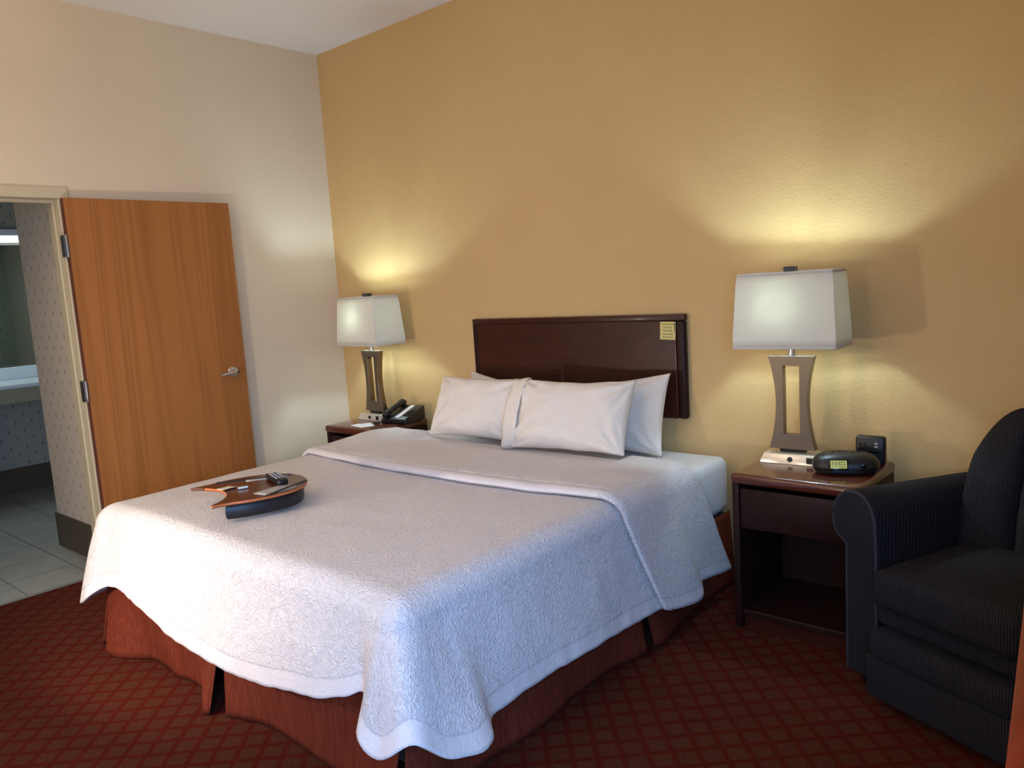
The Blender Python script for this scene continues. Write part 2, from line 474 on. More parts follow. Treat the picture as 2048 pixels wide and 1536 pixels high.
# steel door frame: face, return and stop on both jambs and the head
bm = B()
for (y0, y1, ys, sg) in ((OY1, OY1 + .047, OY1 - .016, 1), (OY0 - .047, OY0, OY0 + .016, -1)):
    if sg > 0: y0 -= .006
    else: y1 += .006
    box(bm, .0005, .014, y0, y1, 0, 2.0395, .003, 1)
    a = OY1 - .006 if sg > 0 else OY0 + .0005
    box(bm, -WT - .012, 0, a, a + .0055, 0, 2.0395)
    a, b = (ys - .002, OY1 - .0065) if sg > 0 else (OY0 + .0065, ys + .002)
    box(bm, -.078, -.044, a, b, 0, 2.022, .002, 1)
box(bm, .0005, .014, OY0 - .047, OY1 + .047, 2.040, 2.097, .003, 1)
box(bm, -WT - .012, 0, OY0 + .0005, OY1 - .0005, 2.040, 2.0455)
box(bm, -.078, -.044, OY0 + .001, OY1 - .001, 2.0225, 2.0395, .002, 1)
obj('trim_1', bm, M['frame'], kind='structure')

# oak door leaf, swung open against the left wall
hx, hy, fx, fy = .0565, -1.7175, .0765, -.8040
ang = math.atan2(-(fx - hx), fy - hy)
bm = B(); box(bm, -.044, 0, 0, .914, .012, 2.04, .0015, 1)
door = obj('door_1', bm, M['oak'], kind='structure')
door.location = (hx, hy, 0); door.rotation_euler = (0, 0, ang)
tag(door, 'oak veneer door leaf standing open against the cream wall', 'door')
bm = B(); box(bm, -.0435, -.0005, -.0015, 0.0005, .014, 2.038); obj('hinge_edge', bm, M['oak_edge'], door, smooth=False)
for z in (1.793, 1.028, .262):
    bm = B()
    cyl(bm, (.004, -.010, z), .0075, .118, 'z', 12, bev=.002)
    for k in (-.035, -.012, .012, .035): cyl(bm, (.004, -.010, z + k), .0085, .003, 'z', 12)
    box(bm, -.040, .002, -.0035, -.0012, z - .055, z + .055)
    box(bm, -.046, .002, -.022, -.018, z - .055, z + .055)
    hg = obj('hinge', bm, M['hinge'], door)
    bm = B()
    for k in (-.04, -.014, .014, .04): cyl(bm, (-.018 + (.01 if k > 0 else 0), -.0045, z + k), .0035, .002, 'y', 10)
    obj('screw', bm, M['steel'], hg)
zk, yk = 1.030, .826
bm = B(); lathe(bm, [(.033, 0), (.033, .004), (.028, .011), (.016, .014), (.013, .045), (.014, .05)], 28, (0, yk, zk), 'x')
hd = obj('door_handle', bm, M['steel'], door)
bm = B()
tube(bm, [(.048, yk + .004, zk), (.052, yk - .02, zk - .001), (.053, yk - .06, zk - .006), (.050, yk - .098, zk - .012)], [.0115, .012, .0105, .008], 12)
obj('lever', bm, M['steel'], hd)
bm = B(); cyl(bm, (.062, yk + .004, zk), .006, .004, 'x', 14); obj('lock_button', bm, M['black'], hd)
bm = B(); box(bm, -.034, -.008, .9135, .9155, zk - .03, zk + .03); obj('latch_plate', bm, M['steel'], door, smooth=False)

# vanity: counter on the far wall, mirror above it and a light bar on top of the mirror
t = thing('mounted_vanity_counter', 'pale bathroom counter seen through the open doorway', 'counter', (bx0, -1.5, .8))
bm = B(); box(bm, bx0, -2.20, -2.6, -.61, .905, .935, .006, 2); obj('countertop', bm, M['counter'], t, True)
bm = B(); box(bm, -2.235, -2.212, -2.6, -.61, .795, .905, .003, 1); obj('apron', bm, M['apron'], t, True)
bm = B(); box(bm, bx0 + .001, bx0 + .02, -2.6, -.61, .935, 1.035, .004, 1); obj('backsplash', bm, M['counter'], t, True)
t = thing('mirror', 'large frameless bathroom mirror above the pale counter', 'mirror', (bx0, -1.5, 1.06))
bm = B(); box(bm, bx0 + .001, bx0 + .007, -2.5, -.66, 1.055, 2.02, .001, 1); obj('glass', bm, M['mirror'], t, True, smooth=False)
bm = B(); box(bm, bx0 + .001, bx0 + .012, -2.5, -.66, 1.042, 1.055); obj('clip_rail', bm, M['chrome'], t, True, smooth=False)
t = thing('vanity_light', 'long white light bar along the top of the bathroom mirror', 'light', (bx0, -1.5, 2.04))
bm = B(); box(bm, bx0 + .001, bx0 + .10, -2.3, -.75, 2.09, 2.14, .004, 1); obj('housing', bm, M['white_plastic'], t, True)
bm = B(); box(bm, bx0 + .008, bx0 + .095, -2.28, -.77, 2.04, 2.092, .01, 2); obj('diffuser', bm, M['tube'], t, True)

# ------------------------------------------------------------------ headboard
t = thing('headboard', 'dark mahogany headboard panel mounted on the tan wall', 'headboard', (1.988, 0, .756))
hx0, hx1, hz0, hz1 = 1.299, 2.677, .756, 1.26
bm = B(); box(bm, hx0 + .0325, hx1 - .055, -.033, -.004, hz0, hz1 - .0305, .002, 1); obj('panel', bm, M['mahog'], t, True)
bm = B(); box(bm, hx0, hx1, -.035, -.002, hz1 - .03, hz1, .004, 2); obj('top_rail', bm, M['mahog'], t, True)
bm = B(); box(bm, hx0, hx0 + .032, -.034, -.002, hz0, hz1 - .0305, .003, 2); obj('side_rail', bm, M['mahog_v'], t, True)
bm = B(); box(bm, hx1 - .046, hx1, -.040, -.002, hz0, hz1 - .0295, .014, 4); obj('side_rail', bm, M['mahog_v'], t, True)
bm = B(); cyl(bm, (hx1 - .052, -.031, (hz0 + hz1) / 2 - .01), .0045, hz1 - hz0 - .06, 'z', 12); obj('bead_molding', bm, M['mahog_top'], t, True)

def text_mesh(s, size, mat, name, parent, mtx, ext=.0004, shear=0.0):
    cu = bpy.data.curves.new('tmp_text', 'FONT'); cu.body = s; cu.size = size; cu.align_x = 'CENTER'; cu.align_y = 'CENTER'; cu.extrude = ext; cu.shear = shear
    o = bpy.data.objects.new('tmp_text', cu); COL.objects.link(o)
    dg = bpy.context.evaluated_depsgraph_get(); dg.update()
    me = bpy.data.meshes.new_from_object(o.evaluated_get(dg))
    bpy.data.objects.remove(o); bpy.data.curves.remove(cu)
    me.transform(mtx)
    bm = B(); bm.from_mesh(me); bpy.data.meshes.remove(me)
    return obj(name, bm, mat, parent, smooth=False)

nx, nzz = 2.588, 1.182
t = thing('paper_note', 'small yellow paper note stuck on the headboard corner', 'note', (nx, -.0338, nzz))
t.rotation_euler = (0, math.radians(1.5), 0)
bm = B()
G = 8
g = [[bm.verts.new(((i / G - .5) * .084, -.0006 - .003 * (1 - j / G) ** 3, (j / G - .5) * .086)) for i in range(G + 1)] for j in range(G + 1)]
for j in range(G):
    for i in range(G): bm.faces.new((g[j][i], g[j][i + 1], g[j + 1][i + 1], g[j + 1][i]))
nt = obj('sheet', bm, M['note'], t); sm = nt.modifiers.new('s', 'SOLIDIFY'); sm.thickness = .0006
RX = Matrix.Rotation(PI / 2, 4, 'X')
for s, dz, size, mt, shr in (('CLEAN SHEETS', .031, .0105, M['ink'], 0), ('DUVET &', .0155, .012, M['ink'], 0), ('PILLOWS', -.000, .012, M['ink'], 0), ('Clean & fresh', -.0165, .0105, M['ink_dark'], .35), ('for your stay', -.029, .0105, M['ink_dark'], .35)):
    text_mesh(s, size, mt, 'writing', t, Matrix.Translation((0, -.0042, dz)) @ RX, .0002, shr)

# ------------------------------------------------------------------ bed
X0, X1, YB, ZT = .95, 2.885, -2.06, .60
bed = thing('bed', 'king bed with white fitted sheet and rust red bed skirt', 'bed', ((X0 + X1) / 2, -1.05, 0))
bm = B(); box(bm, X0, X1, YB, -.035, .34, ZT, .045, 4)
bmesh.ops.subdivide_edges(bm, edges=[e for e in bm.edges if e.calc_length() > .5], cuts=30, use_grid_fill=True)
for v in bm.verts:
    if v.co.x > X1 - .03 or v.co.z < ZT - .02:
        v.co.z += .004 * nz(v.co.x * 5, v.co.y * 6, v.co.z * 7)
obj('mattress', bm, M['sheet'], bed, True)
bm = B(); box(bm, X0 + .02, X1 - .02, YB + .02, -.04, .12, .335, .02, 3); obj('box_spring', bm, M['ticking'], bed, True)
for (x, y) in ((X0 + .12, YB + .12), (X1 - .12, YB + .12), (X0 + .12, -.15), (X1 - .12, -.15)):
    bm = B(); cyl(bm, (x, y, .061), .025, .118, 'z', 16); obj('leg', bm, M['black'], bed, True)

def catmull(pts, n):
    out = []
    P = [Vector(p) for p in pts]
    for i in range(len(P) - 1):
        p0 = P[max(i - 1, 0)]; p1 = P[i]; p2 = P[i + 1]; p3 = P[min(i + 2, len(P) - 1)]
        for k in range(n):
            t = k / n
            out.append(.5 * ((2 * p1) + (p2 - p0) * t + (2 * p0 - 5 * p1 + 4 * p2 - p3) * t * t + (3 * p1 - p0 - 3 * p2 + p3) * t ** 3))
    out.append(P[-1])
    return out

def skirt_panel(bot, top, z0=.006, z1=.345, n=10, rows=14):
    bt = catmull([(*p, 0) for p in bot], n); tp = catmull([(*p, 0) for p in top], n * (len(bot) - 1) // (len(top) - 1)) if len(top) != len(bot) else catmull([(*p, 0) for p in top], n)
    m = min(len(bt), len(tp))
    bm = B(); g = []
    for j in range(rows + 1):
        t = j / rows
        row = []
        for i in range(m):
            b = bt[i]; q = tp[i * (len(tp) - 1) // (m - 1)]
            w = (1 - t) ** 1.15
            p = q.lerp(b, w)
            row.append(bm.verts.new((p.x, p.y, z0 + (z1 - z0) * t + .003 * nz(p.x * 9, p.y * 9, 3) * (1 - t))))
        g.append(row)
    for j in range(rows):
        for i in range(m - 1): bm.faces.new((g[j][i], g[j][i + 1], g[j + 1][i + 1], g[j + 1][i]))
    o = obj('skirt_panel', bm, M['skirt'], bed, True, angle=2.5)
    s = o.modifiers.new('s', 'SOLIDIFY'); s.thickness = .004; s.offset = 0
    return o
yt = YB - .004
skirt_panel([(1.04, -2.15), (1.14, -2.13), (1.27, -2.06), (1.40, -2.055), (1.50, -2.065), (1.60, -2.052), (1.70, -2.06), (1.80, -2.115), (1.862, -2.145), (1.89, -2.135)],
            [(.955, yt), (1.05, yt), (1.17, yt), (1.30, yt), (1.42, yt), (1.54, yt), (1.66, yt), (1.78, yt), (1.87, yt), (1.905, yt)])
skirt_panel([(1.95, -2.105), (2.04, -2.075), (2.14, -2.052), (2.28, -2.055), (2.40, -2.062), (2.53, -2.068), (2.65, -2.07), (2.76, -2.095), (2.83, -2.135), (2.885, -2.155)],
            [(1.915, yt), (2.03, yt), (2.13, yt), (2.26, yt), (2.38, yt), (2.50, yt), (2.63, yt), (2.74, yt), (2.84, yt), (2.885, yt)])
xt = X1 + .004
skirt_panel([(2.925, -2.135), (2.935, -2.05), (2.893, -1.90), (2.888, -1.75), (2.905, -1.60), (2.905, -1.45), (2.888, -1.32), (2.888, -1.18), (2.892, -1.05), (2.925, -.93), (2.930, -.89)],
            [(xt, -2.06), (xt, -1.98), (xt, -1.86), (xt, -1.74), (xt, -1.60), (xt, -1.46), (xt, -1.32), (xt, -1.18), (xt, -1.05), (xt, -.95), (xt, -.90)])
skirt_panel([(2.930, -.835), (2.945, -.775), (2.93, -.68), (2.905, -.52), (2.90, -.36), (2.905, -.2), (2.91, -.06)], [(xt, -.865), (xt, -.8), (xt, -.68), (xt, -.52), (xt, -.36), (xt, -.2), (xt, -.06)])
xl = X0 - .004
skirt_panel([(.93, -2.12), (.925, -2.0), (.93, -1.7), (.92, -1.3), (.93, -.9), (.925, -.5), (.93, -.06)], [(xl, -2.06), (xl, -1.95), (xl, -1.7), (xl, -1.3), (xl, -.9), (xl, -.5), (xl, -.06)])

# ------------------------------------------------------------------ comforter
comf = thing('comforter', 'white textured comforter spread over the king bed, top edge folded back', 'comforter', ((X0 + X1) / 2, -1.25, .6))
R0, ZC, YH = .082, .630, -.62
cx0, cx1, cyf = X0 - .02 + R0, X1 + .02 - R0, YB - .02 + R0
SL = YH - cyf; FW = cx1 - cx0; CA = .30       # arc lengths of the perimeter: side, foot, corner
pL0, pC0, pF0 = 0.0, SL, SL + CA
pC1 = pF0 + FW; pR0 = pC1 + CA; pEnd = pR0 + SL
def fx_(x): return pF0 + (x - cx0)
def ry_(y): return pR0 + (y - cyf)
HEM = [  # perimeter place, hem height, hem stand-off
    (0, .24, .04), (pC0 - .25, .23, .06), (pC0, .222, .10), (pC0 + .10, .205, .14), (pC0 + .20, .212, .14), (pF0 - .02, .25, .12),
    (fx_(1.07), .30, .085), (fx_(1.22), .333, .075), (fx_(1.44), .298, .08), (fx_(1.71), .240, .08), (fx_(2.03), .226, .08), (fx_(2.28), .246, .08), (fx_(2.45), .275, .08),
    (fx_(2.58), .292, .078), (fx_(2.70), .325, .06), (fx_(2.765), .35, .042),
    (pC1 + .005, .285, .125), (pC1 + .085, .245, .142), (pC1 + .172, .305, .176), (pC1 + .26, .222, .155), (pR0 + .06, .195, .165), (pR0 + .115, .20, .15), (pR0 + .18, .212, .085),
    (ry_(-1.68), .208, .075), (ry_(-1.52), .204, .072), (ry_(-1.24), .19, .07), (ry_(-.87), .168, .07), (pEnd, .15, .07)]
def topz(x, y):
    u = (x - X0) / (X1 - X0)
    z = ZC + .006 * nz(x * 2.2, y * 2.2, 1.3) + .003 * nz(x * 6, y * 6, 4.1)
    return z
def frame_at(p):
    if p <= pC0: return (cx0, YH - p), (-1, 0)
    if p <= pF0:
        a = (p - pC0) / CA * PI / 2; return (cx0, cyf), (-math.cos(a), -math.sin(a))
    if p <= pC1: return (cx0 + (p - pF0), cyf), (0, -1)
    if p <= pR0:
        a = (p - pC1) / CA * PI / 2; return (cx1, cyf), (math.sin(a), -math.cos(a))
    return (cx1, cyf + (p - pR0)), (1, 0)
NX, NY, NCN, NR = 100, 76, 22, 44
xs = [cx0 + FW * i / NX for i in range(NX + 1)]; ys = [YH - SL * j / NY for j in range(NY + 1)]
bm = B(); uvl = bm.loops.layers.uv.new('UVMap'); hl = bm.verts.layers.float.new('hemd')
uvd = {}
def V(p, uv, h):
    v = bm.verts.new(p); v[hl] = h; uvd[v] = uv; return v
top = [[V((x, y, topz(x, y)), (x, y), 1.0) for x in xs] for y in ys]
ps = [SL * j / NY for j in range(NY + 1)] + [pC0 + CA * k / NCN for k in range(1, NCN)] + [pF0 + FW * i / NX for i in range(NX + 1)] + [pC1 + CA * k / NCN for k in range(1, NCN)] + [pR0 + SL * j / NY for j in range(NY + 1)]
start = [top[j][0] for j in range(NY + 1)] + [top[NY][0]] * (NCN - 1) + [top[NY][i] for i in range(NX + 1)] + [top[NY][NX]] * (NCN - 1) + [top[NY - j][NX] for j in range(NY + 1)]
cols = []
for p, s0 in zip(ps, start):
    (bx, by), (nx_, ny_) = frame_at(p)
    zh, off = interp(HEM, p)
    z0 = s0.co.z
    arc = R0 * PI / 2; D = z0 - zh; S = arc + (D - R0)
    tx, ty = -ny_, nx_
    corner = max(0.0, 1 - abs(p - (pC1 + CA / 2)) / .22) ** .8 if abs(p - (pC1 + CA / 2)) < .22 else 0.0
    c2 = max(0.0, 1 - abs(p - (pC0 + CA / 2)) / .2) if abs(p - (pC0 + CA / 2)) < .2 else 0.0
    col = [s0]
    for r in range(1, NR + 1):
        s = S * r / NR
        if s < arc:
            a = s / R0; h = R0 * math.sin(a); d = R0 * (1 - math.cos(a)); q = 0.0
        else:
            q = (s - arc) / (S - arc); d = R0 + (s - arc)
            e = 1.25 if corner == 0 else 1.0 + .25 * (1 - corner)
            h = R0 + (off - .015) * q ** e
        h += corner * .030 * math.sin(min(1, s / S * 1.15) * PI) + c2 * .045 * math.sin(s / S * PI)
        wob = .007 * nz(p * 3.5, q * .8, 7.7) * min(1, q * 2) + .0035 * nz(p * 11, q * 2, 2.2) * min(1, q * 2)
        if S - s < .056: wob += .004 * nz(p * 22, 5.0, 1.0)
        h += wob
        zz = z0 - d
        if S - s < .06: zz += .006 * nz(p * 14, .3, 9.0) * (1 - (S - s) / .06)
        col.append(V((bx + nx_ * h, by + ny_ * h, zz), (bx + nx_ * s + tx * (p - 0) * 0, by + ny_ * s), S - s))
    cols.append(col)
def face(bm, a, b, c, d):
    vs = []
    for v in (a, b, c, d):
        if v not in vs: vs.append(v)
    if len(vs) < 3: return
    try: f = bm.faces.new(vs)
    except ValueError: return
    for lp in f.loops: lp[uvl].uv = uvd[lp.vert]
for j in range(NY):
    for i in range(NX): face(bm, top[j][i], top[j + 1][i], top[j + 1][i + 1], top[j][i + 1])
for c in range(len(cols) - 1):
    for r in range(NR): face(bm, cols[c][r], cols[c][r + 1], cols[c + 1][r + 1], cols[c + 1][r])
bmesh.ops.recalc_face_normals(bm, faces=bm.faces)
o = obj('cover', bm, M['quilt'], comf, True, angle=3.0)
if o.data.polygons[0].normal.z < 0: o.data.flip_normals()
s = o.modifiers.new('s', 'SOLIDIFY'); s.thickness = .012; s.offset = -1

# the folded-back top end: a strip across the bed that hangs on both sides
bm = B(); uvl = bm.loops.layers.uv.new('UVMap'); hl = bm.verts.layers.float.new('hemd'); uvd = {}
R1, ZF = .10, .666
fx0, fx1 = X0 - .045 + R1, X1 + .05 - R1
NA, NS, NB = 110, 40, 96
def fold_section(b):
    """points across the bed at strip place b (0 = free edge, 1 = crease at the head)"""
    yfree = lambda u: -1.035 - .055 * math.sin(PI * min(1, max(0, u)))
    ycr = lambda u: -.44 + .02 * math.sin(PI * u) + .06 * max(0, 1 - u / .35) ** .7
    out = []
    for side, rng in (('L', range(NS, 0, -1)), ('T', range(NA + 1)), ('R', range(1, NS + 1))):
        for k in rng:
            if side == 'T':
                u = k / NA; x = fx0 + (fx1 - fx0) * u
                y = yfree(u) + (ycr(u) - yfree(u)) * b
                z = ZF + .006 * nz(x * 2.5, y * 2.5, 8) + .003 * nz(x * 7, y * 7, 1)
                z -= .018 * max(0, 1 - b / .05) ** 2
                # pressed down where the two front pillows sit
                pr = min(1, max(0, (y + .62) / .06)) * min(1, max(0, (x - 1.24) / .05)) * min(1, max(0, (2.63 - x) / .05))
                z = min(z, z * (1 - pr) + .640 * pr)
                z -= .009 * math.exp(-((y - yfree(u) - .058) / .007) ** 2)
                z -= .022 * max(0, (b - .93) / .07) ** 2
                if u < .16: z += .026 * math.sin(PI * min(1, max(0, (b - .25) / .7))) * (1 - u / .16) * min(1, u / .02 + .3)
                out.append(((x, y, z), (x, y), y - yfree(u)))
            else:
                u = 0.0 if side == 'L' else 1.0
                y0 = yfree(u) + (ycr(u) - yfree(u)) * b
                sgn = -1 if side == 'L' else 1
                if side == 'L': zh, off, sh = .36 + .0 * b, .035, 0.0
                else:
                    zh = interp([(0, .170), (.06, .155), (.42, .115), (.50, .125), (.56, .165), (1, .140)], b)[0]
                    off = interp([(0, .085), (.40, .092), (.50, .09), (.57, .062), (1, .075)], b)[0]; sh = .205
                arc = R1 * PI / 2; D = ZF - zh; S = arc + D - R1
                s_ = S * k / NS
                if s_ < arc:
                    a = s_ / R1; h = R1 * math.sin(a); d = R1 * (1 - math.cos(a)); q = 0
                else:
                    q = (s_ - arc) / (S - arc); d = R1 + s_ - arc; h = R1 + (off - .03) * q
                h += .005 * nz(y0 * 7, q * 2, 5) * min(1, 2 * q) + (.003 * nz(y0 * 25, 1, 1) if S - s_ < .056 else 0)
                xx = (fx0 if side == 'L' else fx1) + sgn * h
                zz = ZF - d + .006 * nz((fx0 if side == 'L' else fx1) * 2.5, y0 * 2.5, 8) * (1 - s_ / S)
                zz -= (.018 * max(0, 1 - b / .05) ** 2 + .022 * max(0, (b - .93) / .07) ** 2) * (1 - q)
                if side == 'L': zz += .028 * math.sin(PI * min(1, max(0, (b - .25) / .7))) * .3 * (1 - s_ / S)
                out.append(((xx, y0 + sh * (s_ / S) ** 1.2, zz), (xx + sgn * d, y0), min(S - s_, (y0 - yfree(u)) if side == 'L' else 1.0)))
    return out
grid = []
for k in range(NB + 1):
    b = k / NB
    grid.append([V(*pt) for pt in fold_section(b)])
for j in range(NB):
    for i in range(len(grid[0]) - 1): face(bm, grid[j][i], grid[j][i + 1], grid[j + 1][i + 1], grid[j + 1][i])
bmesh.ops.recalc_face_normals(bm, faces=bm.faces)
o = obj('folded_edge', bm, M['quilt'], comf, True, angle=3.0)
if sum(p.normal.z * p.area for p in o.data.polygons) < 0: o.data.flip_normals()
s = o.modifiers.new('s', 'SOLIDIFY'); s.thickness = .020; s.offset = -1

# ------------------------------------------------------------------ pillows
def pillow(name, label, c, w, h, th, rx, rz, ry=0.0, seed=0, hem_side=0, slope=0.0):
    t = thing(name, label, 'pillow', c, rz, 'white pillows on the bed')
    t.rotation_euler = (rx, ry, rz)
    N = 44
    bm = B()
    def P(u, v, side):
        e = max(0.0, (1 - abs(u) ** 3.2)) * max(0.0, (1 - abs(v) ** 3.2))
        d = th / 2 * e ** .52
        x = u * w / 2 * (1 - .05 * (1 - v * v) * abs(u) ** 2)
        z = v * h / 2 * (1 - .075 * (1 - u * u) * abs(v) ** 2)
        z += -.006 * (1 - u * u) if v > 0 else 0
        z += slope * u * h * (v + 1) / 2
        wr = .012 * nz(x * 5 + seed, z * 5, seed) + .008 * nz(x * 10 + seed, z * 14, seed + 3) + .005 * abs(nz(x * 9 - z * 14, z * 5 + seed, 2.0))
        # pulls from the corners
        for cu, cv in ((1, 1), (-1, 1), (1, -1), (-1, -1)):
            du, dv = (u - cu) * w / 2, (v - cv) * h / 2
            r = math.hypot(du, dv)
            wr += .012 * math.sin(math.atan2(dv, du) * 12 + seed + r * 9) * math.exp(-(r / .15) ** 2) * (1 if r > .02 else r / .02)
        return Vector((x, side * (d + wr * min(1, e * 3)), z + h / 2 + .004 * nz(x * 8, 2, seed) * abs(v) ** 4))
    fr = [[None] * (N + 1) for _ in range(N + 1)]; bk = [[None] * (N + 1) for _ in range(N + 1)]
    for j in range(N + 1):
        for i in range(N + 1):
            u = math.sin((i / N * 2 - 1) * PI / 2) * .5 + (i / N * 2 - 1) * .5; v = math.sin((j / N * 2 - 1) * PI / 2) * .5 + (j / N * 2 - 1) * .5
            a = bm.verts.new(P(u, v, -1)); fr[j][i] = a
            bk[j][i] = a if i in (0, N) or j in (0, N) else bm.verts.new(P(u, v, 1))
    for j in range(N):
        for i in range(N):
            bm.faces.new((fr[j][i], fr[j][i + 1], fr[j + 1][i + 1], fr[j + 1][i]))
            bm.faces.new((bk[j][i], bk[j + 1][i], bk[j + 1][i + 1], bk[j][i + 1]))
    obj('pillow_body', bm, M['pillow'], t, angle=3.0)
    if hem_side:
        bm = B()
        n = 24; W = .085
        for sd in (-1, 1):
            g = []
            for j in range(n + 1):
                v = j / n * 2 - 1; row = []
                for i in range(9):
                    q = i / 8
                    x = hem_side * (w / 2 - .05 + W * q * (1 + .06 * math.sin(v * 5 + seed)))
                    e = (1 - abs(v) ** 2.5)
                    d = (.050 * (1 - .25 * q) * max(0, e) ** .6 + .004)
                    z = v * h / 2 * (.985 + .03 * q) + h / 2 + .006 * math.sin(q * 4 + seed)
                    row.append(bm.verts.new((x, sd * d + .006 * nz(v * 3, q * 2, seed + 4 + sd), z)))
                g.append(row)
            for j in range(n):
                for i in range(8):
                    q = (g[j][i], g[j][i + 1], g[j + 1][i + 1], g[j + 1][i])
                    bm.faces.new(q if sd * hem_side < 0 else q[::-1])
        ob = obj('pillowcase_hem', bm, M['pillow'], t, angle=3.0)
        s = ob.modifiers.new('s', 'SOLIDIFY'); s.thickness = .003; s.offset = 0
    return t
pillow('pillow', 'white pillow at the back right, leaning on the headboard beside the lamp', (2.225, -.200, .606), .82, .345, .14, math.radians(-15), math.radians(-2), seed=1, slope=.15)
pillow('pillow', 'white pillow at the back left, mostly hidden behind the front left pillow', (1.572, -.185, .606), .50, .340, .12, math.radians(-15), math.radians(1), seed=5, slope=-.10)
pillow('pillow', 'white front left pillow nearest the telephone, overlapped by its neighbour', (1.612, -.435, .651), .60, .350, .14, math.radians(-27), math.radians(4), seed=9)
pillow('pillow', 'white front right pillow with open pillowcase hem on its left end', (2.262, -.480, .651), .63, .362, .15, math.radians(-27), math.radians(7), seed=14, hem_side=-1)

# ------------------------------------------------------------------ nightstands
def nightstand(label, x0, x1, y0=-.505, y1=-.05, zt=.65):
    t = thing('nightstand', label, 'nightstand', ((x0 + x1) / 2, y0, 0), 0, 'dark mahogany nightstands')
    bm = B(); box(bm, x0, x1, y0, y1, zt - .045, zt, .018, 4); obj('top', bm, M['mahog_top'], t, True)
    for a in (x0 + .004, x1 - .034):
        bm = B(); box(bm, a, a + .030, y0 + .012, y1 - .005, 0, zt - .042, .006, 2); obj('side_panel', bm, M['mahog_v'], t, True)
    bm = B(); box(bm, x0 + .034, x1 - .034, y1 - .02, y1 - .008, .05, zt - .044); obj('back_panel', bm, M['mahog_v'], t, True, smooth=False)
    bm = B(); box(bm, x0 + .034, x1 - .034, y0 + .02, y1 - .02, .055, .08, .004, 1); obj('shelf', bm, M['mahog_drawer'], t, True)
    bm = B(); box(bm, x0 + .034, x1 - .034, y0 + .04, y0 + .055, 0, .055); obj('kick_board', bm, M['mahog'], t, True, smooth=False)
    bm = B(); box(bm, x0 + .038, x1 - .038, y0 + .016, y0 + .030, .425, .588, .004, 2)
    box(bm, x0 + .04, x1 - .04, y0 + .028, y1 - .03, .43, .56)
    obj('drawer', bm, M['mahog_drawer'], t, True)
    return t
nightstand('dark nightstand between the bed and the armchair, holding the alarm clock', 3.105, 3.605)
nightstand('dark nightstand in the room corner, holding the telephone', .405, .872)

